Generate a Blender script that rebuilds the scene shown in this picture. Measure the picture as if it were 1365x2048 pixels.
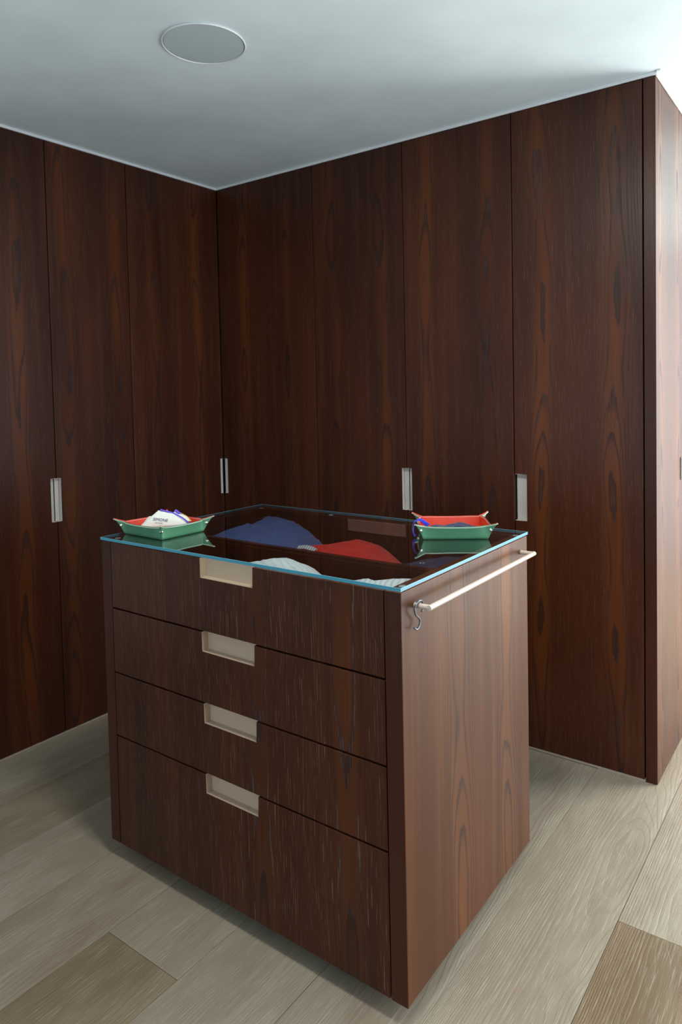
import bpy, bmesh, math, random
from mathutils import Vector, Matrix, noise
random.seed(7)
for o in list(bpy.data.objects): bpy.data.objects.remove(o)
S = bpy.context.scene
COL = S.collection
PI = math.pi

# ------------------------------------------------------------------ camera
CP = Vector((2.7428, -2.6182, 1.4233)); yaw, pit, rol = .6253, -.0404, -.0205
fw = Vector((-math.sin(yaw)*math.cos(pit), math.cos(yaw)*math.cos(pit), math.sin(pit)))
rt = Vector((math.cos(yaw), math.sin(yaw), 0)); up = rt.cross(fw)
R_ = math.cos(rol)*rt + math.sin(rol)*up; U_ = -math.sin(rol)*rt + math.cos(rol)*up
cd = bpy.data.cameras.new('camera'); cam = bpy.data.objects.new('camera', cd); COL.objects.link(cam)
cam.matrix_world = Matrix(((R_.x, U_.x, -fw.x, CP.x), (R_.y, U_.y, -fw.y, CP.y), (R_.z, U_.z, -fw.z, CP.z), (0, 0, 0, 1)))
cd.lens = 1412.38/2048*36; cd.sensor_width = 36; cd.sensor_fit = 'AUTO'
cd.shift_x = -24.9/2048; cd.shift_y = -182/2048; cd.clip_start = .02
S.camera = cam

# ------------------------------------------------------------------ world, light, exposure
w = bpy.data.worlds.new('world'); S.world = w; w.use_nodes = True
w.node_tree.nodes['Background'].inputs[0].default_value = (.62, .80, 1, 1)
w.node_tree.nodes['Background'].inputs[1].default_value = 1.5
def area(name, loc, direction, sx, sy, power, col):
    l = bpy.data.lights.new(name, 'AREA'); l.shape = 'RECTANGLE'; l.size = sx; l.size_y = sy; l.energy = power; l.color = col
    o = bpy.data.objects.new(name, l); COL.objects.link(o); o.location = loc
    o.rotation_euler = Vector(direction).to_track_quat('-Z', 'Z').to_euler(); return o
area('daylight_passage_window', (3.93, 2.05, 1.18), (-1, 0, -.22), 2.6, 2.2, 215, (1, .975, .935))
area('daylight_side_window', (3.93, -.6, 1.2), (-1, 0, .6), 1.8, 1.9, 22, (1, .985, .96))
area('rear_fill_light', (1.9, -4.90, 1.0), (0, 1, .55), 3.0, 1.5, 15, (1, .985, .97))  # added unseen fill, tilted up to brighten the ceiling and left side
area('overhead_fill_light', (1.95, -1.5, 2.46), (0, 0, -1), .3, .3, 22, (1, .96, .90))  # invented overhead fill out of view, lifts the garments under the glass
sl = bpy.data.lights.new('sun', 'SUN'); sl.energy = 7; sl.angle = .01; sl.color = (1, .95, .87)
so = bpy.data.objects.new('sun', sl); COL.objects.link(so); so.rotation_euler = Vector((-.42, -.04, -1)).to_track_quat('-Z', 'Y').to_euler()
S.view_settings.view_transform = 'Standard'; S.view_settings.look = 'None'; S.view_settings.gamma = 1
S.view_settings.use_curve_mapping = False; S.view_settings.exposure = 0

# ------------------------------------------------------------------ material helpers
class N:
    def __init__(s, name):
        s.m = bpy.data.materials.new(name); s.m.use_nodes = True; s.t = s.m.node_tree; s.n = s.t.nodes; s.l = s.t.links
        s.b = s.n['Principled BSDF']
    def node(s, typ, **k):
        x = s.n.new(typ)
        for a, v in k.items(): setattr(x, a, v)
        return x
    def put(s, inp, v):
        if isinstance(v, bpy.types.NodeSocket): s.l.new(v, inp)
        elif v is not None: inp.default_value = v
    def math(s, op, a, b=None, c=None, clamp=False):
        x = s.node('ShaderNodeMath', operation=op, use_clamp=clamp)
        s.put(x.inputs[0], a)
        if b is not None: s.put(x.inputs[1], b)
        if c is not None: s.put(x.inputs[2], c)
        return x.outputs[0]
    def noise(s, vec, scale=1, detail=2, rough=.5, dist=0):
        x = s.node('ShaderNodeTexNoise'); s.put(x.inputs['Vector'], vec); s.put(x.inputs['Scale'], scale)
        x.inputs['Detail'].default_value = detail; x.inputs['Roughness'].default_value = rough; x.inputs['Distortion'].default_value = dist
        return x.outputs['Fac']
    def comb(s, x, y, z):
        c = s.node('ShaderNodeCombineXYZ')
        for i, v in enumerate((x, y, z)): s.put(c.inputs[i], v)
        return c.outputs[0]
    def mix(s, f, a, b, blend='MIX'):
        x = s.node('ShaderNodeMix', data_type='RGBA', blend_type=blend)
        s.put(x.inputs[0], f)
        for i, v in ((6, a), (7, b)):
            if not isinstance(v, bpy.types.NodeSocket): v = (*v, 1)[:4]
            s.put(x.inputs[i], v)
        return x.outputs[2]
    def smooth(s, v, lo, hi, a=0, b=1):
        x = s.node('ShaderNodeMapRange', interpolation_type='SMOOTHSTEP'); s.put(x.inputs[0], v)
        for i, q in enumerate((lo, hi, a, b)): x.inputs[i+1].default_value = q
        return x.outputs[0]
    def bump(s, h, strength, dist):
        x = s.node('ShaderNodeBump'); x.inputs['Strength'].default_value = strength; x.inputs['Distance'].default_value = dist
        s.put(x.inputs['Height'], h); s.l.new(x.outputs[0], s.b.inputs['Normal'])
def plain(name, col, rough=.5, metal=0, spec=.5, grain=None, coat=0, bump=0):
    k = N(name); b = k.b
    b.inputs['Base Color'].default_value = (*col, 1); b.inputs['Roughness'].default_value = rough
    b.inputs['Metallic'].default_value = metal; b.inputs['Specular IOR Level'].default_value = spec; b.inputs['Coat Weight'].default_value = coat
    if grain:
        tc = k.node('ShaderNodeTexCoord').outputs['Object']; f = k.noise(tc, grain, 4)
        dk = tuple(c*.8 for c in col); lt = tuple(min(1, c*1.12) for c in col)
        k.l.new(k.mix(f, dk, lt), b.inputs['Base Color'])
        if bump: k.bump(f, .5, bump)
    return k.m

def ash_wood():
    k = N('dark_stained_ash')
    uv = k.node('ShaderNodeUVMap').outputs[0]
    sx = k.node('ShaderNodeSeparateXYZ'); k.l.new(uv, sx.inputs[0]); u, v = sx.outputs[0], sx.outputs[1]
    at = k.node('ShaderNodeAttribute', attribute_type='OBJECT', attribute_name='seed'); seed = at.outputs['Fac']
    M = k.math
    wv = M('MULTIPLY', v, .9)
    # bookmatched veneer: two flame columns 14 cm either side of the middle
    wob = M('MULTIPLY', M('SUBTRACT', k.noise(k.comb(M('MULTIPLY', u, 1.2), M('MULTIPLY', v, .8), seed), 1, 1), .5), .08)
    ab = M('ABSOLUTE', M('ADD', u, wob))
    a = M('SUBTRACT', ab, .14)
    a2 = M('MULTIPLY', M('MULTIPLY', a, a), 760)
    n2 = k.noise(k.comb(M('MULTIPLY', ab, 4.0), M('MULTIPLY', v, 1.15), M('ADD', seed, 5.3)), 1, 1, .5)
    n3 = k.noise(k.comb(M('MULTIPLY', u, 38), M('MULTIPLY', v, 5.5), seed), 1, 3, .6)
    f = M('ADD', M('ADD', a2, M('MULTIPLY', n2, 9.0)), M('MULTIPLY', n3, .75))
    fr = M('FRACT', f)
    edge = k.smooth(fr, .55, .90); drop = k.smooth(fr, .93, 1.0, 1, 0)
    ring = M('MULTIPLY', edge, drop)
    near = k.smooth(M('ABSOLUTE', a), .010, .055, 1, 0)
    fib = k.noise(k.comb(M('MULTIPLY', u, 300), M('MULTIPLY', v, 3.5), seed), 1, 2, .5)
    tone = k.noise(k.comb(M('MULTIPLY', u, 5), M('MULTIPLY', v, .7), M('ADD', seed, 9)), 1, 2, .5)
    tone2 = k.noise(k.comb(M('MULTIPLY', u, 24), M('MULTIPLY', v, .8), M('ADD', seed, 2)), 1, 2, .5)
    base = k.mix(k.smooth(tone, .30, .70), (.037, .0095, .0040), (.066, .0165, .0055))
    base = k.mix(M('MULTIPLY', k.smooth(tone2, .45, .68), .30), base, (.110, .034, .0095))
    base = k.mix(M('MULTIPLY', near, k.smooth(tone, .35, .75, .15, .55)), base, (.135, .038, .0090))
    base = k.mix(M('MULTIPLY', k.smooth(fib, .45, .65), .22), base, (.016, .0055, .003))
    wide = M('ADD', M('MULTIPLY', near, .34), .34)
    base = k.mix(M('MULTIPLY', ring, wide), base, (.0095, .0055, .0065))
    st = k.node('ShaderNodeAttribute', attribute_type='OBJECT', attribute_name='lighten').outputs['Fac']
    base = k.mix(st, base, (1.95, 2.35, 2.1), 'MULTIPLY')  # per-panel factor that lightens the wood tone
    # open pores follow the growth rings
    pore = k.noise(k.comb(M('MULTIPLY', u, 760), M('MULTIPLY', v, 17), M('ADD', seed, 3)), 1, 1, .5)
    strk = k.noise(k.comb(M('MULTIPLY', f, 2.2), M('MULTIPLY', v, 7), M('ADD', seed, 6)), 1, 1, .5)
    pm = M('MULTIPLY', M('MULTIPLY', k.smooth(pore, .50, .62), k.smooth(strk, .42, .60)), k.smooth(fr, .60, .80))
    pm = M('MULTIPLY', pm, drop)
    la = k.node('ShaderNodeAttribute', attribute_type='OBJECT', attribute_name='limed').outputs['Fac']
    pm2 = M('MULTIPLY', pm, M('ADD', M('MULTIPLY', la, .42), .03))
    col = k.mix(pm2, base, k.mix(near, (.34, .20, .13), (.17, .14, .15)))
    k.l.new(col, k.b.inputs['Base Color'])
    k.put(k.b.inputs['Roughness'], k.smooth(ring, 0, 1, .36, .46)); k.b.inputs['Specular IOR Level'].default_value = .26
    h = M('SUBTRACT', M('MULTIPLY', fib, .5), M('ADD', M('MULTIPLY', pm, .6), M('MULTIPLY', ring, .35)))
    k.bump(h, .35, .0006)
    return k.m
def oak_floor():
    k = N('pale_oiled_oak')
    uv = k.node('ShaderNodeUVMap').outputs[0]
    sx = k.node('ShaderNodeSeparateXYZ'); k.l.new(uv, sx.inputs[0]); u, v = sx.outputs[0], sx.outputs[1]
    seed = k.node('ShaderNodeAttribute', attribute_type='OBJECT', attribute_name='seed').outputs['Fac']
    tn = k.node('ShaderNodeAttribute', attribute_type='OBJECT', attribute_name='tone').outputs['Fac']
    M = k.math
    n1 = k.noise(k.comb(M('MULTIPLY', u, 3.2), M('MULTIPLY', v, 1.0), seed), 1, 2, .5)
    a = M('ADD', u, M('MULTIPLY', M('SUBTRACT', n1, .5), .12))
    f = M('ADD', M('ADD', M('MULTIPLY', M('MULTIPLY', a, a), 700), M('MULTIPLY', n1, 15)),
          M('MULTIPLY', k.noise(k.comb(M('MULTIPLY', u, 22), M('MULTIPLY', v, 6), seed), 1, 2), .9))
    fr = M('FRACT', f); ring = M('MULTIPLY', k.smooth(fr, .35, .9), k.smooth(fr, .9, 1, 1, 0))
    fib = k.noise(k.comb(M('MULTIPLY', u, 380), M('MULTIPLY', v, 11), seed), 1, 3, .65)
    blot = k.noise(k.comb(M('MULTIPLY', u, 7), M('MULTIPLY', v, 2), M('ADD', seed, 4)), 1, 3, .6)
    light = k.mix(tn, (.378, .338, .258), (.285, .21, .13))
    dark = k.mix(tn, (.30, .245, .182), (.175, .12, .064))
    c = k.mix(k.smooth(blot, .3, .72), dark, light)
    c = k.mix(M('MULTIPLY', ring, .32), c, k.mix(tn, (.26, .21, .155), (.17, .115, .06)))
    c = k.mix(k.smooth(fib, .46, .66, 0, .30), c, k.mix(tn, (.22, .175, .13), (.15, .10, .055)))
    c = k.mix(k.smooth(fib, .34, .44, .25, 0), c, (.58, .54, .47))
    k.l.new(c, k.b.inputs['Base Color'])
    k.b.inputs['Roughness'].default_value = .42; k.b.inputs['Specular IOR Level'].default_value = .4
    k.bump(M('ADD', fib, M('MULTIPLY', ring, -.5)), .5, .0012)
    return k.m
def fabric(name, col, col2, scale=900, rough=.9, stripe=None):
    k = N(name); tc = k.node('ShaderNodeTexCoord').outputs['Object']
    f = k.noise(tc, scale, 2); g = k.noise(tc, 25, 3)
    c = k.mix(k.math('ADD', k.math('MULTIPLY', f, .6), k.math('MULTIPLY', g, .4)), col, col2)
    k.l.new(c, k.b.inputs['Base Color']); k.b.inputs['Roughness'].default_value = rough
    k.b.inputs['Sheen Weight'].default_value = .25; k.b.inputs['Specular IOR Level'].default_value = .2
    h = f
    if stripe:
        sx = k.node('ShaderNodeSeparateXYZ'); k.l.new(tc, sx.inputs[0])
        w_ = k.math('ADD', k.math('MULTIPLY', sx.outputs[0], stripe[0]), k.math('MULTIPLY', sx.outputs[1], stripe[1]))
        w_ = k.math('ADD', w_, k.math('MULTIPLY', g, 4))
        st = k.smooth(k.math('SINE', w_), .2, .9)
        k.l.new(k.mix(st, c, stripe[2]), k.b.inputs['Base Color'])
        h = k.math('SUBTRACT', f, st)
    k.bump(h, .6, .0006)
    return k.m
def leather(name, col, rough):
    k = N(name); tc = k.node('ShaderNodeTexCoord').outputs['Object']
    v = k.node('ShaderNodeTexVoronoi'); v.inputs['Scale'].default_value = 900; k.l.new(tc, v.inputs['Vector'])
    g = k.noise(tc, 30, 3)
    k.l.new(k.mix(g, tuple(c*.85 for c in col), tuple(c*1.12 for c in col)), k.b.inputs['Base Color'])
    k.b.inputs['Roughness'].default_value = rough; k.b.inputs['Specular IOR Level'].default_value = .6
    k.bump(v.outputs['Distance'], .25, .0003)
    return k.m
def sheet_glass():
    # thin clear sheet: both surfaces reflect, R = 2F/(1+F)
    k = N('clear_glass'); k.n.remove(k.b); out = k.n['Material Output']
    fr = k.node('ShaderNodeFresnel'); fr.inputs[0].default_value = 1.5
    F = fr.outputs[0]; r = k.math('DIVIDE', k.math('MULTIPLY', F, 2), k.math('ADD', F, 1))
    t = k.node('ShaderNodeBsdfTransparent'); t.inputs[0].default_value = (.90, .955, .95, 1)
    g = k.node('ShaderNodeBsdfGlossy'); g.inputs['Roughness'].default_value = .0; g.inputs['Color'].default_value = (1, 1, 1, 1)
    m = k.node('ShaderNodeMixShader'); k.l.new(r, m.inputs[0]); k.l.new(t.outputs[0], m.inputs[1]); k.l.new(g.outputs[0], m.inputs[2])
    k.l.new(m.outputs[0], out.inputs[0]); return k.m
def under_glass():
    k = N('clear_glass_underside'); k.n.remove(k.b); out = k.n['Material Output']
    t = k.node('ShaderNodeBsdfTransparent'); t.inputs[0].default_value = (.99, 1, 1, 1)
    k.l.new(t.outputs[0], out.inputs[0]); return k.m

WOOD = ash_wood(); OAK = oak_floor()
DARK = plain('black_carcass', (.006, .005, .005), .7)
BARE = plain('dark_drawer_lining', (.022, .012, .0095), .42, grain=60)
CEIL = plain('ceiling_paint', (.77, .90, .965), .9, spec=.1, grain=3)
WALLM = plain('white_wall_paint', (.72, .72, .70), .9)
TRIMW = plain('white_trim_paint', (.78, .82, .84), .5, grain=8)
TRIMF = plain('pale_floor_trim', (.42, .36, .29), .5, grain=40)
TAN = plain('tan_metal_pull', (.50, .385, .275), .45, metal=0, grain=300)
TANW = plain('satin_nickel_pull', (.62, .585, .54), .45, metal=0, grain=300)
CREAM = plain('cream_lacquer', (.60, .50, .42), .35, grain=20)
STEEL = plain('dark_grey_steel', (.16, .18, .21), .3, metal=.9, grain=80)
CHROME = plain('polished_snap_metal', (.85, .84, .80), .15, metal=1)
GLASS = sheet_glass(); GUND = under_glass()
GEDGE = plain('green_blue_glass_edge', (.055, .30, .42), .3, spec=.4)
CLEAR = plain('clear_bumper', (.50, .60, .62), .15, spec=.8)
GREEN = leather('green_leather', (.080, .265, .145), .38)
RED = leather('red_leather', (.68, .040, .012), .5)
THREAD = plain('white_thread', (.80, .80, .74), .7)
LEDGE = plain('leather_cut_edge', (.03, .03, .028), .5)
BLUE = fabric('blue_jersey', (.055, .105, .30), (.10, .19, .48), 500)
REDF = fabric('red_jersey', (.55, .018, .014), (.66, .03, .02), 700)
WHITEF = fabric('white_ribbed_cotton', (.78, .84, .87), (.88, .93, .95), 700, stripe=(180, 300, (.72, .79, .82)))
STRIPE = fabric('white_striped_knit', (.78, .84, .88), (.88, .92, .95), 700, stripe=(420, 180, (.60, .67, .73)))
NAVY = fabric('navy_jersey', (.010, .016, .055), (.02, .03, .09), 700)
CREAMF = fabric('cream_cotton', (.66, .70, .64), (.80, .83, .76), 900)
PURPLE = fabric('violet_ribbon', (.09, .06, .50), (.16, .12, .70), 1200)
ROYAL = fabric('royal_blue_ribbon', (.012, .02, .42), (.03, .05, .62), 1200)
YELLOW = fabric('yellow_ribbon', (.75, .45, .03), (.85, .58, .08), 1200)
LABELW = fabric('woven_white_label', (.66, .72, .78), (.80, .85, .88), 1500, stripe=(700, 100, (.12, .14, .2)))
INK = plain('navy_ink', (.03, .035, .12), .7)
INKW = plain('white_ink', (.75, .78, .82), .7)
ORANGE = fabric('orange_cloth', (.80, .10, .02), (.85, .16, .03))
GRILLE = N('speaker_grille_cloth')
_k = GRILLE; _k.b.inputs['Base Color'].default_value = (.47, .565, .58, 1); _k.b.inputs['Roughness'].default_value = .85
_v = _k.node('ShaderNodeTexVoronoi'); _v.inputs['Scale'].default_value = 500; _k.l.new(_k.node('ShaderNodeTexCoord').outputs['Object'], _v.inputs['Vector'])
_k.bump(_v.outputs['Distance'], .3, .0005); GRILLE = _k.m

# ------------------------------------------------------------------ object helpers
def link(o, parent=None):
    COL.objects.link(o)
    if parent: o.parent = parent
    return o
def worldloc(o):
    v = Vector((0, 0, 0))
    while o: v = v + o.location; o = o.parent
    return v
def thing(name, label, cat, loc, rz=0, group=None):
    o = bpy.data.objects.new(name, None); COL.objects.link(o); o.location = loc; o.rotation_euler = (0, 0, rz)
    o.empty_display_size = .05
    o['label'] = label; o['category'] = cat
    if group: o['group'] = group
    return o
def tag(o, label, cat, group=None):
    o['label'] = label; o['category'] = cat
    if group: o['group'] = group
    return o
def uvbox(me, c=(0, 0, 0), swap=False):
    l = me.uv_layers.new(name='UVMap')
    for p in me.polygons:
        n = p.normal; ax = max(range(3), key=lambda i: abs(n[i]))
        for li in p.loop_indices:
            q = me.vertices[me.loops[li].vertex_index].co - Vector(c)
            if swap: uv = (q.x, q.y) if ax == 2 else ((q.x, q.z) if ax == 1 else (q.z, q.y))
            else: uv = (q.x, q.z) if ax == 1 else ((q.y, q.z) if ax == 0 else (q.x, q.y))
            l.data[li].uv = uv
def mk(name, bm, mats, parent=None, smooth=False, uvc=None, seed=None, swap=False, local=False, kind=None):
    """bm in world coordinates; moved into the parent's frame unless local."""
    me = bpy.data.meshes.new(name)
    if parent is not None and not local:
        bmesh.ops.translate(bm, verts=bm.verts, vec=-worldloc(parent))
        if uvc is not None: uvc = Vector(uvc) - worldloc(parent)
    bmesh.ops.recalc_face_normals(bm, faces=bm.faces)
    bm.to_mesh(me); bm.free()
    if uvc is not None: uvbox(me, uvc, swap)
    for m in (mats if isinstance(mats, (list, tuple)) else [mats]): me.materials.append(m)
    if smooth: me.polygons.foreach_set('use_smooth', [True]*len(me.polygons))
    o = bpy.data.objects.new(name, me); link(o, parent)
    if seed is not None: o['seed'] = float(seed)
    if kind: o['kind'] = kind
    return o
def box(bm, x0, x1, y0, y1, z0, z1, bev=0, mi=0):
    r = bmesh.ops.create_cube(bm, size=1)
    for v in r['verts']:
        v.co = Vector((x0+(v.co.x+.5)*(x1-x0), y0+(v.co.y+.5)*(y1-y0), z0+(v.co.z+.5)*(z1-z0)))
    fs = {f for v in r['verts'] for f in v.link_faces}
    for f in fs: f.material_index = mi
    if bev:
        es = list({e for v in r['verts'] for e in v.link_edges})
        bmesh.ops.bevel(bm, geom=es, offset=bev, segments=2, affect='EDGES', profile=.5)
    return bm
def B(*a, bev=0): return box(bmesh.new(), *a, bev=bev)
def prism(pts, axis, lo, hi, bev=0):
    """polygon pts (u,z) extruded along axis 'y' (u=x) or 'x' (u=y)"""
    bm = bmesh.new(); P = (lambda u, z, d: (u, d, z)) if axis == 'y' else (lambda u, z, d: (d, u, z))
    a = [bm.verts.new(P(u, z, lo)) for u, z in pts]; b = [bm.verts.new(P(u, z, hi)) for u, z in pts]
    n = len(pts); bm.faces.new(a); bm.faces.new(b[::-1])
    for i in range(n): bm.faces.new((a[i], b[i], b[(i+1) % n], a[(i+1) % n]))
    if bev: bmesh.ops.bevel(bm, geom=list(bm.edges), offset=bev, segments=2, affect='EDGES', profile=.5)
    return bm
def tube(bm, pts, r, n=10, flat=None, cap=True, subdiv=6, closed=False):
    """Catmull-Rom swept tube; flat=(w,t,normal) gives a ribbon"""
    P = [Vector(p) for p in pts]
    if subdiv > 1 and len(P) > 2:
        Q = []
        for i in range(len(P)-1):
            p0 = P[max(i-1, 0)]; p1 = P[i]; p2 = P[i+1]; p3 = P[min(i+2, len(P)-1)]
            for s in range(subdiv):
                t = s/subdiv
                Q.append(.5*((2*p1)+(-p0+p2)*t+(2*p0-5*p1+4*p2-p3)*t*t+(-p0+3*p1-3*p2+p3)*t**3))
        Q.append(P[-1]); P = Q
    rings = []; prev = None
    for i, p in enumerate(P):
        t = (P[min(i+1, len(P)-1)]-P[max(i-1, 0)]).normalized()
        if flat: nn = Vector(flat[2]); s = t.cross(nn).normalized(); nn = s.cross(t).normalized()
        else:
            if prev is None: prev = Vector((0, 0, 1)) if abs(t.z) < .9 else Vector((1, 0, 0))
            s = t.cross(prev).normalized(); nn = s.cross(t).normalized(); prev = nn
        ring = []
        for k in range(n):
            a = 2*PI*k/n
            ring.append(bm.verts.new(p + (s*math.cos(a)*(flat[0] if flat else r) + nn*math.sin(a)*(flat[1] if flat else r))))
        rings.append(ring)
    for a, b in zip(rings, rings[1:]):
        for k in range(n): bm.faces.new((a[k], a[(k+1) % n], b[(k+1) % n], b[k]))
    if cap: bm.faces.new(rings[0]); bm.faces.new(rings[-1][::-1])
    return bm
def lathe(bm, prof, c, n=48, axis='z'):
    rings = []
    for r, z in prof:
        ring = []
        for k in range(n):
            a = 2*PI*k/n; q = (r*math.cos(a), r*math.sin(a), z)
            if axis == 'x': q = (z, q[0], q[1])
            ring.append(bm.verts.new(Vector(c)+Vector(q)))
        rings.append(ring)
    for a, b in zip(rings, rings[1:]):
        for k in range(n): bm.faces.new((a[k], a[(k+1) % n], b[(k+1) % n], b[k]))
    bm.faces.new(rings[0]); bm.faces.new(rings[-1][::-1]); return bm

H = 2.5; ZD = 2.487; ZF = .009; W = 2.159
# ------------------------------------------------------------------ setting
fl = mk('floor', B(-.7, 4.1, -5.1, 3.5, -.08, -.0145), DARK); fl['kind'] = 'structure'
ce = mk('ceiling', B(-.7, 4.1, -5.1, 3.5, H, H+.1), CEIL); ce['kind'] = 'structure'
def wall(name, bm):
    o = mk(name, bm, WALLM); o['kind'] = 'structure'; return o
wall('wall_left', B(-.72, -.64, -5.1, 3.5, 0, H)); wall('wall_back', B(-.64, W-.002, .64, .74, 0, H))
b = B(-.64, .4, -5.1, -5.0, 0, H); box(b, 3.4, 4.1, -5.1, -5.0, 0, H); box(b, .4, 3.4, -5.1, -5, 2.35, H); box(b, .4, 3.4, -5.1, -5, 0, .25); wall('wall_front', b)
b = B(4.0, 4.1, -5, -1.6, 0, H); box(b, 4.0, 4.1, 3.38, 3.4, 0, H); box(b, 4.0, 4.1, -1.6, 3.38, 2.4, H); wall('wall_right', b)
wf = mk('wall_far', B(W-.1, 4.0, 3.4, 3.5, 0, H), plain('grey_passage_paint', (.36, .38, .40), .9)); wf['kind'] = 'structure'
wall('wall_corridor', B(W-.1, W-.002, .74, 3.4, 0, H))
def window(name, horiz, c, a0, a1, z0, z1):
    fr = bmesh.new()
    for t in (a0, (a0+a1)/2-.025, a1-.05):
        box(fr, *((c, c+.06, t, t+.05) if horiz else (t, t+.05, c, c+.06)), z0, z1)
    for z in (z0, z1-.05): box(fr, *((c, c+.06, a0, a1) if horiz else (a0, a1, c, c+.06)), z, z+.05)
    o = mk(name, fr, TRIMW); o['kind'] = 'structure'
window('window_1', True, 4.02, -1.6, 3.38, 0, 2.4); window('added_rear_window', False, -5.08, .4, 3.4, .25, 2.35)  # the rear opening is added along with its fill light
# floor boards: 27.5 cm wide, running along y, end joints staggered
BW = .2755; X0 = 1.1205
joints = {0: [-3.35, -1.535], 4: [-2.9, -.737, 1.4], -1: [-2.6, -.6], -2: [-3.4, -1.9], -3: [-2.7, -.9], -4: [-3.6, -1.45], 1: [-2.55, .2], 2: [-3.3], 3: [-2.7, 1.2], 5: [-3.1, -.1, 2.0]}
tones = {(0, 1): .8, (4, 1): 1.0, (0, 2): .12, (4, 2): .22, (4, 0): .4, (3, 1): .12, (2, 1): .2, (1, 1): .05, (-1, 1): .35}
for ci in range(-5, 11):
    xa, xb = X0+ci*BW, X0+(ci+1)*BW
    ytop = -.002 if xb <= W+.07 and xa < W-.06 else 3.4
    if ci == 3: ytop = 3.4
    js = [j for j in joints.get(ci, [-3.2+random.uniform(-.6, .6), -1+random.uniform(-.6, .6), 1.2+random.uniform(-.5, .5)]) if j < ytop-.2]
    ys = [-5.0]+js+[ytop]
    xa2 = max(xa, .0) if xa < 0 < xb else xa
    if xb < 0: continue
    xb = min(xb, 3.999)
    for si in range(len(ys)-1):
        pb = bmesh.new(); z1 = random.uniform(-.0004, .0002)
        if ci == 3 and ys[si+1] > 0:   # notched round the cupboard end
            pts = [(xa2+.0005, ys[si]+.0005), (xb-.0005, ys[si]+.0005), (xb-.0005, ys[si+1]), (W+.001, ys[si+1]), (W+.001, -.001), (xa2+.0005, -.001)]
            lo = [pb.verts.new((x, y, -.014)) for x, y in pts]; hi = [pb.verts.new((x, y, z1)) for x, y in pts]
            pb.faces.new(lo[::-1]); pb.faces.new(hi)
            for i in range(6): pb.faces.new((lo[i], lo[(i+1) % 6], hi[(i+1) % 6], hi[i]))
        else:
            box(pb, xa2+.0005, xb-.0005, ys[si]+.0005, ys[si+1]-.0005, -.014, z1, bev=.0008)
        p = mk('plank', pb, OAK, fl, uvc=((xa+xb)/2+random.uniform(-.05, .05), 0, 0), swap=True, seed=random.uniform(0, 90))
        p['tone'] = float(tones.get((ci, si), random.choice([.05, .15, .3, .5])))
# trims: white edging between ceiling and cupboards, thin pale strip at the floor
def trim(name, bm, m):
    o = mk(name, bm, m); o['kind'] = 'structure'
b = B(-.02, .0035, -3.2, .0, ZD+.0015, H-.0005, bev=.001); trim('trim_1', b, TRIMW)
b = B(0, W+.006, -.006, .0, ZD+.0015, H-.0005, bev=.001); trim('trim_2', b, TRIMW)
b = B(W+.0005, W+.006, .0, .62, ZD-.001, H-.0005, bev=.001); box(b, W+.006, W+.020, -.014, .62, H-.006, H-.0005, bev=.001); trim('trim_3', b, TRIMW)
S4_ = 2.1165
trim('baseboard_left', B(-.03, .0014, -3.2, -.002, .0004, ZF-.0015), TRIMF)
trim('baseboard_right', B(.002, S4_+.002, -.0014, .02, .0004, ZF-.0015), TRIMF)

# ------------------------------------------------------------------ wardrobes
HZ0, HZ1 = .905, 1.090
T = .021; G = .0019
seedn = [3.0]
def door(parent, side, a, b, notch, seed, nw=.0255, limed=.25, dp=.021):
    """side 'L' left wall (u=y, face at x=0) or 'R' (u=x, face at y=0). notch 'lo'/'hi'/None"""
    a2, b2 = a+G, b-G
    if notch == 'hi': pts = [(a2, ZF), (b2, ZF), (b2, HZ0), (b2-nw+G, HZ0), (b2-nw+G, HZ1), (b2, HZ1), (b2, ZD), (a2, ZD)]
    elif notch == 'lo': pts = [(a2, ZF), (b2, ZF), (b2, ZD), (a2, ZD), (a2, HZ1), (a2+nw-G, HZ1), (a2+nw-G, HZ0), (a2, HZ0)]
    else: pts = [(a2, ZF), (b2, ZF), (b2, ZD), (a2, ZD)]
    if side == 'L': bm = prism(pts, 'x', -T, 0, .0011)
    else: bm = prism(pts, 'y', 0, T, .0011)
    c = (a+b)/2; uvc = (0, c, 0) if side == 'L' else (c, 0, 0)
    d = mk('door', bm, WOOD, parent, uvc=uvc, seed=seed); d['limed'] = limed
    if notch:
        n0, n1 = (b2-nw, b2-.0006) if notch == 'hi' else (a2+.0006, a2+nw)
        q = bmesh.new()          # shallow metal tray let into the door edge
        def bb(u0, u1, d0, d1, z0, z1, bev=0):
            if side == 'L': box(q, -d1, -d0, u0, u1, z0, z1, bev)
            else: box(q, u0, u1, d0, d1, z0, z1, bev)
        bb(n0, n1, dp+.0005, dp+.003, HZ0+.0002, HZ1-.0002)
        lip = .0012
        bb(n0, n1, .0015, dp+.0005, HZ0+.0003, HZ0+lip+.0003); bb(n0, n1, .0015, dp+.0005, HZ1-lip-.0003, HZ1-.0003)
        if notch == 'hi': bb(n0+.0013, n0+lip+.0013, .0015, dp+.0005, HZ0+lip, HZ1-lip)
        else: bb(n1-lip-.0013, n1-.0013, .0015, dp+.0005, HZ0+lip, HZ1-lip)
        mk('handle', q, TANW, d)
    return d
def carcass(parent, side, a, b, dep=.58, start=.026):
    bm = B(-dep, -start, a+.001, b-.001, .012, ZD-.004) if side == 'L' else B(a+.001, b-.001, start, dep, .012, ZD-.004)
    return mk('carcass', bm, DARK, parent)
SA, SB = -.9581, -.5634
t = thing('wardrobe', 'dark stained wardrobe with paired doors and split pale pull at the far left', 'wardrobe', (0, SA, 0), group='dark wood wardrobes lining the walls')
carcass(t, 'L', SA-.56, SB); door(t, 'L', SA-.56, SA, 'hi', 11.0, .028); door(t, 'L', SA, SB, 'lo', 14.2, .022)
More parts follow.
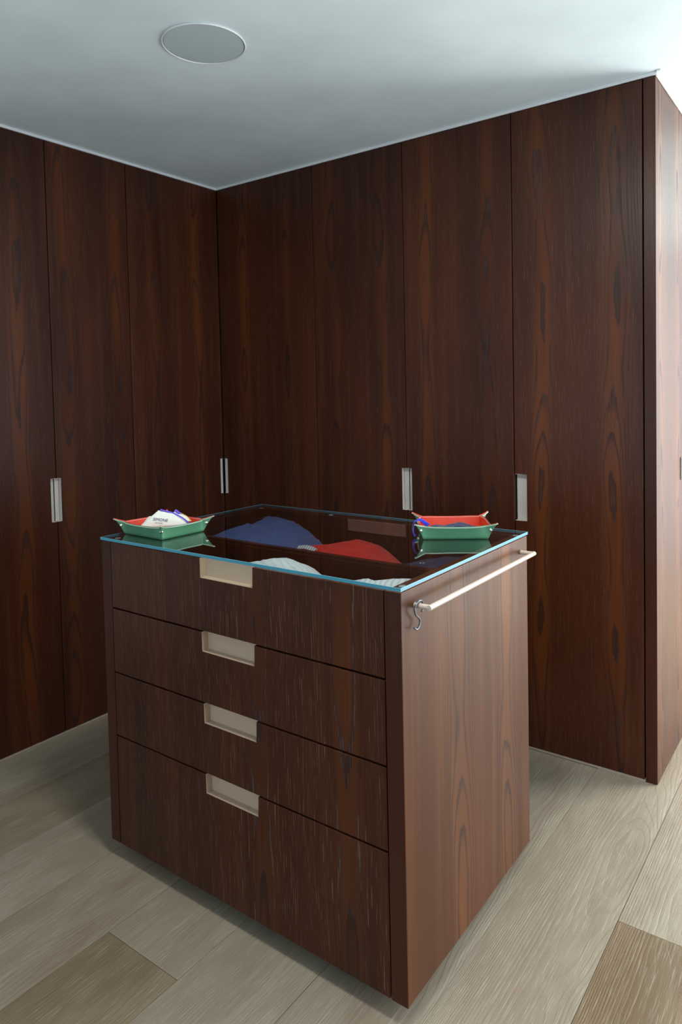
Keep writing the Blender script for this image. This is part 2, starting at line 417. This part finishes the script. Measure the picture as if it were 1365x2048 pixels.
t = thing('wardrobe', 'single dark wardrobe door on the left wall, ending at the inside corner with slim pull', 'wardrobe', (0, SB/2, 0), group='dark wood wardrobes lining the walls')
carcass(t, 'L', SB, 0); door(t, 'L', SB, -.002, 'hi', 18.7, .0235, dp=.005)
S1, S2, S3, S4 = .6376, 1.1345, 1.6308, 2.1165
t = thing('wardrobe', 'darkest wardrobe door on right wall next to the inside corner, in deep shade', 'wardrobe', (S1/2, 0, 0), group='dark wood wardrobes lining the walls')
carcass(t, 'R', 0, S1); door(t, 'R', .002, S1, 'lo', 23.3, .028, dp=.005)
t = thing('wardrobe', 'dark double door wardrobe behind the glass topped chest, pull split in its middle', 'wardrobe', (S2, 0, 0), group='dark wood wardrobes lining the walls')
carcass(t, 'R', S1, S3); door(t, 'R', S1, S2, 'hi', 33.1, .026); door(t, 'R', S2, S3, 'lo', 37.9, .026)
t = thing('wardrobe', 'reddish brown wardrobe with eye shaped grain at the outer corner beside the passage', 'wardrobe', ((S3+W)/2, 0, 0), group='dark wood wardrobes lining the walls')
carcass(t, 'R', S3, S4); d = door(t, 'R', S3, S4, 'lo', 41.7, .052, .3)
p = mk('side_panel', B(S4+.003, W, .0022, .62, .0015, ZD, bev=.001), WOOD, t, uvc=(W-.3, .22, 0), seed=47.7); p['lighten'] = .5  # wood tone lightened on this panel
p = mk('front_strip', B(S4+.003, W, .0, .002, .0015, ZD, bev=.0005), WOOD, t, uvc=(W-.3, .22, 0), seed=47.7)  # thin front strip that keeps the base wood tone

# ------------------------------------------------------------------ light switch and ceiling speaker
t = thing('light_switch', 'white switch plate on the bright end of the wardrobe at the right edge', 'light switch', (W+.001, .444, 1.095))
mk('plate', B(W+.0005, W+.008, .402, .487, 1.05, 1.139, bev=.0015), TRIMW, t)
mk('rocker', B(W+.0082, W+.0115, .415, .474, 1.063, 1.126, bev=.001), TRIMW, t)
t = thing('ceiling_speaker', 'round flush speaker with pale grille set in the ceiling', 'speaker', (1.098, -1.082, H-.004))
mk('rim', lathe(bmesh.new(), [(.1265, -.0002), (.1275, -.003), (.1265, -.0052), (.1235, -.0055), (.1228, -.003), (.1228, -.0002)], (1.098, -1.082, H), 96), TRIMW, t, smooth=True)
mk('grille', lathe(bmesh.new(), [(.1215, -.0002), (.1215, -.0032), (.119, -.0040), (.06, -.0044), (.002, -.0045)], (1.098, -1.082, H), 96), GRILLE, t)

# ------------------------------------------------------------------ island chest of drawers
IX0, IX1, IY0, IY1, ZT, ZB = .853, 1.932, -1.333, -.623, .985, .05
XL, XR = .895, 1.8885
isl = thing('island_chest', 'dark stained ash island chest with four drawers standing free on the oak floor', 'chest of drawers', ((IX0+IX1)/2, (IY0+IY1)/2, ZB))
p = mk('side_panel', B(IX0, XL-.0005, IY0, IY1, ZB, ZT, bev=.0012), WOOD, isl, uvc=(0, -.98, 0), seed=52.0); p['limed'] = .2
p = mk('side_panel', B(XR+.0005, IX1, IY0+.0022, IY1, ZB, ZT, bev=.001), WOOD, isl, uvc=(0, -.93, 0), seed=73.4); p['limed'] = .1; p['lighten'] = .9  # lightened more strongly than the wardrobe end
p = mk('front_strip', B(XR+.0005, IX1, IY0, IY0+.002, ZB, ZT, bev=.0005), WOOD, isl, uvc=(0, -.93, 0), seed=73.4)  # front strip of the panel, not lightened
mk('plinth', B(IX0+.09, IX1-.09, IY0+.09, IY1-.09, 0, ZB+.02), DARK, isl)
mk('carcass', B(XL+.002, XR-.002, IY0+.03, IY1-.03, ZB+.022, .775), DARK, isl)
zs = [ZT-.0005, .7847, .5864, .3902, ZB]
hx0, hx1 = 1.2900, 1.4875
for i in range(4):
    z1 = zs[i]-(.0025 if i else 0); z0 = zs[i+1]+(.0025 if i < 3 else .0005); n = .0545
    a, b_ = XL+.0028, XR-.0032
    pts = [(a, z0), (b_, z0), (b_, z1), (hx1, z1), (hx1, z1-n), (hx0, z1-n), (hx0, z1), (a, z1)]
    d = thing('drawer', '', '', (1.39, IY0+.01, z0)); del d['label'], d['category']; d.name = 'drawer'
    bpy.data.objects.remove(d)
    d = mk('drawer', prism(pts, 'y', IY0+.0005, IY0+.0215, .0011), WOOD, isl, uvc=(1.63, 0, 0), seed=61.5); d['limed'] = 1.0
    q = bmesh.new(); yb = IY0+.0225
    box(q, hx0-.004, hx1+.004, yb, yb+.004, z1-n-.004, z1, bev=.0006)
    box(q, hx0+.0004, hx0+.0018, IY0+.002, yb, z1-n+.0004, z1); box(q, hx1-.0018, hx1-.0004, IY0+.002, yb, z1-n+.0004, z1)
    box(q, hx0+.0018, hx1-.0018, IY0+.002, yb, z1-n+.0004, z1-n+.0016)
    mk('handle', q, TAN, d)
# back drawers of the mirrored side: top one seen from inside through the glass
pts = [(XL+.003, .56), (XR-.003, .56), (XR-.003, ZT-.001), (hx1, ZT-.001), (hx1, ZT-.055), (hx0, ZT-.055), (hx0, ZT-.001), (XL+.003, ZT-.001)]
mk('back_panel', B(XL+.003, XR-.003, IY1-.0215, IY1-.0005, ZB+.001, .78), WOOD, isl, uvc=(1.39, 0, 0), seed=66)
pts = [(XL+.003, .785), (XR-.003, .785), (XR-.003, ZT-.001), (XL+.003, ZT-.001)]
d = mk('back_drawer', prism(pts, 'y', IY1-.0215, IY1-.0005, .001), WOOD, isl, uvc=(1.39, 0, 0), seed=66)
mk('handle', B(1.2875, 1.5240, IY1-.027, IY1-.0218, .9425, ZT-.002, bev=.001), plain('reflection_tinted_pull', (.40, .20, .15), .5, grain=300), d)  # tan pull, the tint of its reflections is put into the colour
# open trays under the glass (drawer insides)
FZ = .868
q = B(XL+.004, XR-.004, IY0+.03, -1.061, FZ-.012, FZ); mk('drawer_bottom', q, BARE, isl)
q = B(XL+.004, XR-.004, -1.039, IY1-.064, FZ-.012, FZ); mk('drawer_bottom', q, BARE, isl)
q = B(XL+.004, XR-.004, -1.060, -1.040, .78, .966, bev=.0015); box(q, XL+.004, XR-.004, -1.066, -1.0605, .78, .958, bev=.001)
mk('divider', q, WOOD, isl, uvc=(1.39, 0, 0), seed=81)
q = B(XL+.001, XL+.0125, IY0+.03, IY1-.024, .78, .957, bev=.001); mk('drawer_side', q, BARE, isl)
q = B(XR-.0125, XR-.001, IY0+.03, IY1-.024, .78, .957, bev=.001); mk('drawer_side', q, BARE, isl)
q = B(XL+.013, XR-.013, IY0+.0285, IY0+.038, .78, .955, bev=.001); mk('drawer_side', q, BARE, isl)
# glass top resting on clear bumpers
ZG0, ZG1 = ZT+.0040, ZT+.0120
gt = thing('glass_top', 'clear glass sheet with blue green edges lying over the chest', 'glass top', ((IX0+IX1)/2, (IY0+IY1)/2, ZG0))
gx0, gx1, gy0, gy1 = IX0-.001, IX1+.002, IY0-.003, IY1+.003
q = box(bmesh.new(), gx0, gx1, gy0, gy1, ZG0, ZG1)
q.normal_update()
for f in q.faces: f.material_index = 0 if f.normal.z > .5 else (1 if f.normal.z < -.5 else 2)
mk('glass_sheet', q, [GLASS, GUND, GEDGE], gt)
# ground arris along the top rim
q = bmesh.new(); e = .0011
for x0, x1, y0, y1 in ((gx0, gx1, gy0-e*.3, gy0+e*.5), (gx0, gx1, gy1-e*.5, gy1+e*.3), (gx0-e*.3, gx0+e*.5, gy0, gy1), (gx1-e*.5, gx1+e*.3, gy0, gy1)):
    box(q, x0, x1, y0, y1, ZG1-e*.7, ZG1+e*.15)
mk('ground_edge', q, plain('bright_ground_glass', (.20, .50, .60), .35, spec=.4), gt)
for x, y in ((1.910, -1.290), (.874, -1.290), (.874, -.645), (1.906, -.645), (1.2026, -.634)):
    mk('bumper', lathe(bmesh.new(), [(.0065, 0), (.0085, .0006), (.0085, .0034), (.0075, .0038)], (x, y, ZT+.0001), 24), CLEAR, gt, smooth=True)

# ------------------------------------------------------------------ towel rail and hook
by0, by1, bx, bz, br = -1.276, -.672, 1.972, .9455, .0062
t = thing('towel_rail', 'cream round bar rail fixed along the lit side of the chest', 'rail', (IX1+.001, (by0+by1)/2, bz))
mk('rail', tube(bmesh.new(), [(bx, by0-.0055, bz), (bx, by1+.0055, bz)], br, 20, subdiv=1), CREAM, t, smooth=False)
for y in (by0, by1):
    mk('bracket', tube(bmesh.new(), [(IX1+.0005, y, bz), (bx+.001, y, bz)], br*.97, 20, subdiv=1), CREAM, t)
hk = [(1.944, -1.262, .929), (1.944, -1.258, .938), (1.944, -1.262, .952), (1.944, -1.276, .9565), (1.944, -1.290, .951), (1.944, -1.2945, .940), (1.944, -1.288, .929),
      (1.944, -1.277, .920), (1.944, -1.270, .911), (1.944, -1.274, .900), (1.944, -1.285, .8955), (1.944, -1.295, .901)]
hk = [(1.944, y-.003 if z < .93 else y, z) for x, y, z in hk]
tag(mk('s_hook', tube(bmesh.new(), hk, .0023, 12, subdiv=6), STEEL, smooth=True), 'small grey steel hook bent like an S hanging on the rail', 'hook')

# ------------------------------------------------------------------ garments (heaps with folds)
def cloth(name, outline, zbase, ztop, mat, seed, peak=None, folds=(9, .006), rings=22, seg=96, power=1.6, drop=None):
    """outline: plan polygon (x,y,edge height); heap rises to ztop around peak"""
    n = len(outline); cx = sum(p[0] for p in outline)/n; cy = sum(p[1] for p in outline)/n
    if peak: cx, cy = peak
    bm = bmesh.new(); R = []
    def edge(s):
        s = s % n; i = int(s); f = s-i; f = f*f*(3-2*f)*.4+f*.6
        p, q = outline[i], outline[(i+1) % n]
        return [p[k]*(1-f)+q[k]*f for k in range(3)]
    for r in range(1, rings+1):
        ring = []; rr = r/rings
        for k in range(seg):
            ex, ey, ez = edge(k*n/seg)
            wob = 1+.035*noise.noise(Vector((math.cos(2*PI*k/seg)*3, math.sin(2*PI*k/seg)*3, seed)))
            x = cx+(ex-cx)*rr*wob; y = cy+(ey-cy)*rr*wob
            prof = 1-rr**power*1.0
            q = Vector((x*folds[0], y*folds[0]*.8, seed))
            wv = Vector((noise.noise(q*1.0), noise.noise(q*1.0+Vector((7, 3, 1))), 0))
            rid = 1-abs(noise.noise(q*1.3+wv*1.4+Vector((3, 1, 4))))*2
            fine = noise.noise(Vector((x*60, y*60, seed)))*.0012
            z = ez+(ztop-ez)*prof+folds[1]*(rid-.55)*(1-rr**6)*1.0+fine
            z = min(z, .9835)
            ring.append(bm.verts.new((x, y, z)))
        R.append(ring)
    c = bm.verts.new((cx, cy, min(ztop+folds[1]*.3, .9835)))
    for k in range(seg): bm.faces.new((c, R[0][k], R[0][(k+1) % seg]))
    for a, b in zip(R, R[1:]):
        for k in range(seg): bm.faces.new((a[k], b[k], b[(k+1) % seg], a[(k+1) % seg]))
    lo = [bm.verts.new((cx+(v.co.x-cx)*.985, cy+(v.co.y-cy)*.985, zbase)) for v in R[-1]]
    for k in range(seg): bm.faces.new((R[-1][k], lo[k], lo[(k+1) % seg], R[-1][(k+1) % seg]))
    bm.faces.new(lo[::-1])
    return bm
F0 = FZ+.0012
g = mk('blue_garment', cloth('b', [(.925, -1.02, .925), (1.10, -1.03, .955), (1.30, -1.03, .952), (1.300, -.90, .915), (1.262, -.745, .90), (1.12, -.695, .945), (1.00, -.692, .962), (.945, -.70, .970), (.955, -.80, .930), (.93, -.90, .905)],
       F0, .981, BLUE, 2.3, peak=(1.07, -.79), folds=(15, .013), power=2.2), BLUE, smooth=True)
tag(g, 'crumpled blue jersey top in the rear compartment under the glass', 'clothing')
t = thing('red_garment', 'bright red folded top beside the blue one under the glass', 'clothing', (1.50, -.92, F0))
mk('cloth', cloth('r', [(1.335, -1.03, .944), (1.50, -1.032, .952), (1.675, -1.03, .945), (1.672, -.93, .925), (1.64, -.86, .915), (1.53, -.80, .94), (1.44, -.80, .945), (1.37, -.88, .93)],
       F0, .972, REDF, 5.1, peak=(1.50, -.91), folds=(7, .006), power=2.2), REDF, t, smooth=True)
q = bmesh.new(); tube(q, [(1.372, -1.017, .9625), (1.395, -1.014, .9665), (1.42, -1.016, .9655), (1.443, -1.023, .962)], 0, 10, flat=(.0085, .0008, (0, -.45, .9)))
mk('woven_label', q, LABELW, t)
t = thing('white_garment', 'white ribbed cotton top in the front compartment near the first drawer pull', 'clothing', (1.5, -1.22, F0))
mk('cloth', cloth('w', [(1.36, -1.288, .955), (1.50, -1.29, .968), (1.648, -1.288, .962), (1.643, -1.23, .955), (1.56, -1.17, .955), (1.47, -1.14, .955), (1.40, -1.17, .950)],
       F0, .984, WHITEF, 8.4, peak=(1.485, -1.225), folds=(20, .006)), WHITEF, t, smooth=True)
g = mk('orange_cloth', cloth('o', [(1.335, -1.289, .95), (1.365, -1.289, .95), (1.37, -1.25, .95), (1.34, -1.24, .94)], F0, .966, ORANGE, 1.2, folds=(20, .002), rings=8, seg=32), ORANGE, smooth=True)
tag(g, 'tiny orange scrap of cloth peeking out left of the white top', 'cloth')
g = mk('striped_garment', cloth('s', [(1.70, -1.288, .950), (1.80, -1.289, .955), (1.872, -1.289, .960), (1.872, -1.20, .962), (1.872, -1.135, .965), (1.82, -1.16, .955), (1.77, -1.205, .950), (1.72, -1.20, .955), (1.695, -1.24, .95)],
       F0, .972, STRIPE, 3.7, peak=(1.80, -1.235), folds=(16, .004)), STRIPE, smooth=True)
tag(g, 'white garment with fine stripes at the front right corner under the glass', 'clothing')
t = thing('navy_garment', 'dark navy folded top under the glass below the right hand tray', 'clothing', (1.78, -.93, F0))
mk('cloth', cloth('n', [(1.69, -1.03, .935), (1.78, -1.032, .942), (1.872, -1.03, .945), (1.872, -.90, .945), (1.87, -.76, .935), (1.78, -.72, .93), (1.71, -.78, .925), (1.685, -.90, .93)],
       F0, .950, NAVY, 6.6, peak=(1.785, -.90), folds=(8, .004)), NAVY, t, smooth=True)
def text_mesh(s, size):
    c = bpy.data.curves.new('lettering', 'FONT'); c.body = s; c.size = size; c.extrude = .00012; c.align_x = 'CENTER'; c.align_y = 'CENTER'; c.resolution_u = 2
    o = bpy.data.objects.new('lettering', c); COL.objects.link(o)
    me = bpy.data.meshes.new_from_object(o.evaluated_get(bpy.context.evaluated_depsgraph_get()))
    bpy.data.objects.remove(o); bpy.data.curves.remove(c); return me
def put_text(s, size, mat, parent, origin, ux, uy, shear=0, width=1, name='lettering'):
    me = text_mesh(s, size); ux = Vector(ux).normalized(); uy = (Vector(uy)-ux*ux.dot(Vector(uy))).normalized(); n = ux.cross(uy)
    pl = worldloc(parent)
    for v in me.vertices:
        x = v.co.x*width+shear*v.co.y; v.co = Vector(origin)+ux*x+uy*v.co.y+n*v.co.z-pl
    me.materials.clear(); me.materials.append(mat)
    o = bpy.data.objects.new(name, me); link(o, parent); return o
put_text('32', .017, INKW, t, (1.768, -.962, .9535), (.80, .60, 0), (-.60, .80, 0))

# ------------------------------------------------------------------ leather valet trays
def tray(label, loc, rz, group='leather valet trays on the glass'):
    root = thing('valet_tray', label, 'tray', loc, rz, group)
    a, b_ = .093, .080; e = Vector((.76, .65)); e.normalize(); nrm = Vector((-e.y, e.x)); HR = .0375
    NT = 9
    def quarter(t, off):
        """list of (x,y,hfactor) from side x=a mid to side y=b mid, off = inward offset"""
        pts = []
        fl = .011*t**1.1
        C = Vector((a, b_)); root_ = C+Vector((fl*.15, fl*.15))-e*(.004*t); ln = .003*t+.031*t**1.3
        w_ = .0032+.0030*t**3
        for s in (0, .2, .4, .55, .7, .8, .88, .94):
            k = s**5
            x = a+fl*(1-k)+(root_.x-a)*k; y = (root_.y)*s
            bulge = 1
            if s > .9: x -= .0008*t
            pts.append((x-off, y-off*s*.6, HR*(1+.07*s*s)))
        for f in (0., .35, .7, .93):
            c = root_+e*(ln*f-off*1.2); w2 = max(w_*(1-.72*f)-off*.8, .0005)
            q = c-nrm*w2; pts.append((q.x, q.y, HR*(1.08+.25*f**1.2)))
        c = root_+e*(ln-off*1.5); pts.append((c.x, c.y, HR*1.34))
        m = []
        for f in (.93, .7, .35, 0.):
            c = root_+e*(ln*f-off*1.2); w2 = max(w_*(1-.72*f)-off*.8, .0005)
            q = c+nrm*w2; m.append((q.x, q.y, HR*(1.08+.25*f**1.2)))
        pts += m
        for s in (.94, .88, .8, .7, .55, .4, .2):
            k = s**5
            y = b_+fl*(1-k)+(root_.y-b_)*k; x = root_.x*s
            pts.append((x-off*s*.6, y-off, HR*(1+.07*s*s)))
        return pts
    def loop(t, off):
        q = quarter(t, off); full = list(q)
        full += [(-x, y, h) for x, y, h in ([(0, b_+.011*t**1.1-off, HR)] + q[::-1][:-1])]
        full += [(-x, -y, h) for x, y, h in q]
        full += [(x, -y, h) for x, y, h in ([(0, b_+.011*t**1.1-off, HR)] + q[::-1][:-1])]
        return full
    def layers(bm, off, z0):
        L = []
        for i in range(NT+1):
            t_ = i/NT
            if i == 0: ring = [bm.verts.new((x, y, z0)) for x, y, h in loop(0.02, off+.002)]
            else: ring = [bm.verts.new((x, y, z0+(h-z0)*t_ if t_ < 1 else h)) for x, y, h in loop(t_, off)]
            L.append(ring)
        return L
    def skin(bm, L, flip=False, mi=0):
        for p, q in zip(L, L[1:]):
            n = len(p)
            for k in range(n):
                f = bm.faces.new((p[k], p[(k+1) % n], q[(k+1) % n], q[k])); f.material_index = mi
    bm = bmesh.new(); LO = layers(bm, 0, 0.0003); skin(bm, LO); bm.faces.new(LO[0][::-1])
    rim = [bm.verts.new((x, y, h)) for x, y, h in loop(1, .0016)]; n = len(rim)
    for k in range(n):
        f = bm.faces.new((LO[-1][k], LO[-1][(k+1) % n], rim[(k+1) % n], rim[k])); f.material_index = 2 if (8 <= k <= 16 or 32 <= k <= 40 or 56 <= k <= 64 or 80 <= k <= 88) else 1
    mk('leather_shell', bm, [GREEN, LEDGE, RED], root, smooth=True, local=True)
    bm = bmesh.new(); LI = layers(bm, .0017, .0028); skin(bm, LI); bm.faces.new(LI[0])
    mk('lining', bm, RED, root, smooth=True, local=True)
    # stitches
    bm = bmesh.new()
    for off, dz in ((-.0004, .0028), (.0022, .0030)):
        P = [Vector((x, y, h-dz)) for x, y, h in loop(1, off)]; n = len(P)
        acc = 0; step = .0042; nxt = 0
        for k in range(n):
            p, q = P[k], P[(k+1) % n]; L_ = (q-p).length
            if L_ < 1e-6: continue
            d = (q-p)/L_
            while nxt < acc+L_:
                s = p+d*(nxt-acc); s2 = s+d*.0024; side = d.cross(Vector((0, 0, 1))).normalized()*.0007; hh = Vector((0, 0, .0007))
                vs = [bm.verts.new(v) for v in (s-side-hh, s2-side-hh, s2+side-hh, s+side-hh, s-side+hh, s2-side+hh, s2+side+hh, s+side+hh)]
                for f in ((0, 1, 2, 3), (7, 6, 5, 4), (0, 4, 5, 1), (1, 5, 6, 2), (2, 6, 7, 3), (3, 7, 4, 0)): bm.faces.new([vs[i] for i in f])
                nxt += step
            acc += L_
    mk('stitching', bm, THREAD, root, local=True, kind='stuff')
    for sx in (-1, 1):
        for sy in (-1, 1):
            bm = bmesh.new(); ee = Vector((e.x*sx, e.y*sy, 0)); nn = Vector((-ee.y, ee.x, 0)); c = Vector((a*sx, b_*sy, .0275))+ee*.0085
            for sg in (-1, 1):
                rings = []
                for r, z in ((.0052, .0022), (.0050, .0034), (.0036, .0044), (.0014, .0048)):
                    rings.append([bm.verts.new(c+ee*(r*math.cos(2*PI*k/16))+Vector((0, 0, r*math.sin(2*PI*k/16)))+nn*(z*sg)) for k in range(16)])
                for p, q in zip(rings, rings[1:]):
                    for k in range(16): bm.faces.new((p[k], p[(k+1) % 16], q[(k+1) % 16], q[k]))
                bm.faces.new(rings[-1])
            mk('snap', bm, CHROME, root, smooth=True, local=True)
    return root
TL = (.9728, -1.190, ZG1+.0004); TR = (1.7577, -.759, ZG1+.0004)
tray('green leather tray with red lining at the left end of the glass, holding cream pouches', TL, math.radians(-2))
tray('green leather tray, red lining, at right end of the glass, blue ribbon over rim', TR, math.radians(33))

# pouches in the left tray
view = Vector((-.765, .644, 0)); side = Vector((.644, .765, 0))     # away from the front corner / to the right of it
def TP(r, d, z): return Vector((TL[0], TL[1], ZG1))+side*r+view*d+Vector((0, 0, z))
def pillow(P00, P10, P11, P01, puff, n=14, seed=0, wr=.0015):
    bm = bmesh.new(); nr = (P10-P00).cross(P01-P00).normalized(); F = []; K = []
    for j in range(n+1):
        fr, bk = [], []
        for i in range(n+1):
            u, v = i/n, j/n
            p = P00*(1-u)*(1-v)+P10*u*(1-v)+P11*u*v+P01*(1-u)*v
            hgt = puff*(16*u*(1-u)*v*(1-v))**.45+.0004
            wob = wr*noise.noise(Vector((u*4, v*4, seed)))
            fr.append(bm.verts.new(p+nr*(hgt+wob))); bk.append(bm.verts.new(p-nr*(hgt*.7-wob)))
        F.append(fr); K.append(bk)
    for j in range(n):
        for i in range(n):
            bm.faces.new((F[j][i], F[j][i+1], F[j+1][i+1], F[j+1][i])); bm.faces.new((K[j][i], K[j+1][i], K[j+1][i+1], K[j][i+1]))
    for i in range(n):
        bm.faces.new((F[0][i], K[0][i], K[0][i+1], F[0][i+1])); bm.faces.new((F[n][i], F[n][i+1], K[n][i+1], K[n][i]))
        bm.faces.new((F[i][0], F[i+1][0], K[i+1][0], K[i][0])); bm.faces.new((F[i][n], K[i][n], K[i+1][n], F[i+1][n]))
    return bm
A00, A10, A11, A01 = TP(-.080, -.004, .020), TP(.082, -.014, .020), TP(.030, .020, .055), TP(-.016, .020, .0685)
pa = thing('cotton_pouch', 'cream cotton pouch printed SIMONE in the left tray, front one', 'pouch', TP(0, 0, .004), group='cotton pouches in the left tray')
mk('cloth', pillow(A00, A10, A11, A01, .005, seed=1), CREAMF, pa, smooth=True)
nrA = (A10-A00).cross(A01-A00).normalized(); ex = (A10-A00).normalized(); ey = nrA.cross(ex)
oc = TP(-.010, .0, .040)
oc = oc + nrA*((A00-oc).dot(nrA)+.0062)
put_text('SIMONE', .0135, INK, pa, oc, ex-ey*.16, ey+ex*.12, width=.95)
put_text('CACHEMIRE', .0042, INK, pa, oc-ey*.0095-ex*.005, ex-ey*.16, ey+ex*.12)
q = bmesh.new(); tube(q, [A01+Vector((0, 0, .001))+ex*.006+nrA*.002, (A01+A11)/2+nrA*.004+ey*.001, A11+nrA*.003, (A11*.45+A10*.55)+nrA*.004+ey*.004, A10*.93+A11*.07+nrA*.005, A10+nrA*.004-ey*.004], 0, 8, flat=(.0024, .0006, tuple(nrA)))
mk('ribbon', q, PURPLE, pa)
pb_ = thing('cotton_pouch', 'cream cotton pouch with yellow and violet edging, behind on the right of the left tray', 'pouch', TP(.05, .03, .004), group='cotton pouches in the left tray')
B00, B10, B11, B01 = TP(.000, .018, .018), TP(.084, .020, .028), TP(.068, .036, .042), TP(.034, .040, .061)
mk('cloth', pillow(B00, B10, B11, B01, .004, seed=2), CREAMF, pb_, smooth=True)
q = bmesh.new(); tube(q, [B01+Vector((0, 0, .001)), B01*.5+B11*.5+Vector((0, 0, .002)), B11+Vector((0, 0, .001)), B11*.3+B10*.7, B10], 0, 8, flat=(.0020, .0006, (0, 0, 1)))
mk('yellow_edging', q, YELLOW, pb_)
q = bmesh.new(); tube(q, [B01+Vector((0, 0, .0015)), B01*.75+B11*.25+Vector((0, 0, .001))-view*.004, B01*.45+B11*.55-view*.005-Vector((0, 0, .005))], 0, 8, flat=(.0042, .0007, tuple(nrA)))
mk('ribbon', q, PURPLE, pb_)
pc = thing('cotton_pouch', 'small cream pouch corner showing behind on the left of the left tray', 'pouch', TP(-.05, .03, .004), group='cotton pouches in the left tray')
mk('cloth', pillow(TP(-.072, .010, .022), TP(-.012, .026, .028), TP(-.010, .034, .052), TP(-.046, .026, .050), .004, seed=3), CREAMF, pc, smooth=True)

# navy cloth and ribbon in the right tray
c33, s33 = math.cos(math.radians(33)), math.sin(math.radians(33))
def RP(x, y, z): return Vector((TR[0]+x*c33-y*s33, TR[1]+x*s33+y*c33, ZG1+z))
bm = bmesh.new(); n = 26; rows = []
for j in range(n+1):
    row = []
    for i in range(n+1):
        u, v = i/n*2-1, j/n*2-1
        ed = max(abs(u), abs(v)); z = .005+.030*(1-ed**4)*(.62+.38*noise.noise(Vector((u*1.6, v*1.6, 4)))) + .003*noise.noise(Vector((u*5, v*5, 2)))
        row.append(bm.verts.new(RP(u*.080, v*.066, max(.0045, z))))
    rows.append(row)
for j in range(n):
    for i in range(n): bm.faces.new((rows[j][i], rows[j][i+1], rows[j+1][i+1], rows[j+1][i]))
bord = rows[0]+[r[-1] for r in rows[1:]]+rows[-1][::-1][1:]+[r[0] for r in rows[::-1]][1:-1]
lo = [bm.verts.new((v.co.x, v.co.y, ZG1+.0036)) for v in bord]
for k in range(len(bord)):
    bm.faces.new((bord[k], lo[k], lo[(k+1) % len(lo)], bord[(k+1) % len(lo)]))
bm.faces.new(lo)
tag(mk('navy_pouch', bm, NAVY, smooth=True), 'soft navy cloth pouch lying inside the right hand tray', 'pouch')
q = bmesh.new()
tube(q, [RP(-.078, -.058, .036), RP(-.086, -.052, .043), RP(-.098, -.046, .050), RP(-.112, -.044, .047), RP(-.117, -.043, .032), RP(-.119, -.046, .016), RP(-.114, -.050, .004)], 0, 8, flat=(.0048, .0007, (-.6, -.4, .7)))
tube(q, [RP(-.074, -.050, .037), RP(-.084, -.045, .044), RP(-.100, -.040, .053), RP(-.116, -.034, .044), RP(-.121, -.034, .026), RP(-.118, -.038, .010)], 0, 8, flat=(.0042, .0007, (-.6, -.4, .7)))
tag(mk('blue_ribbon', q, ROYAL, smooth=True), 'royal blue ribbon loops hanging over the left rim of the right hand tray', 'ribbon')
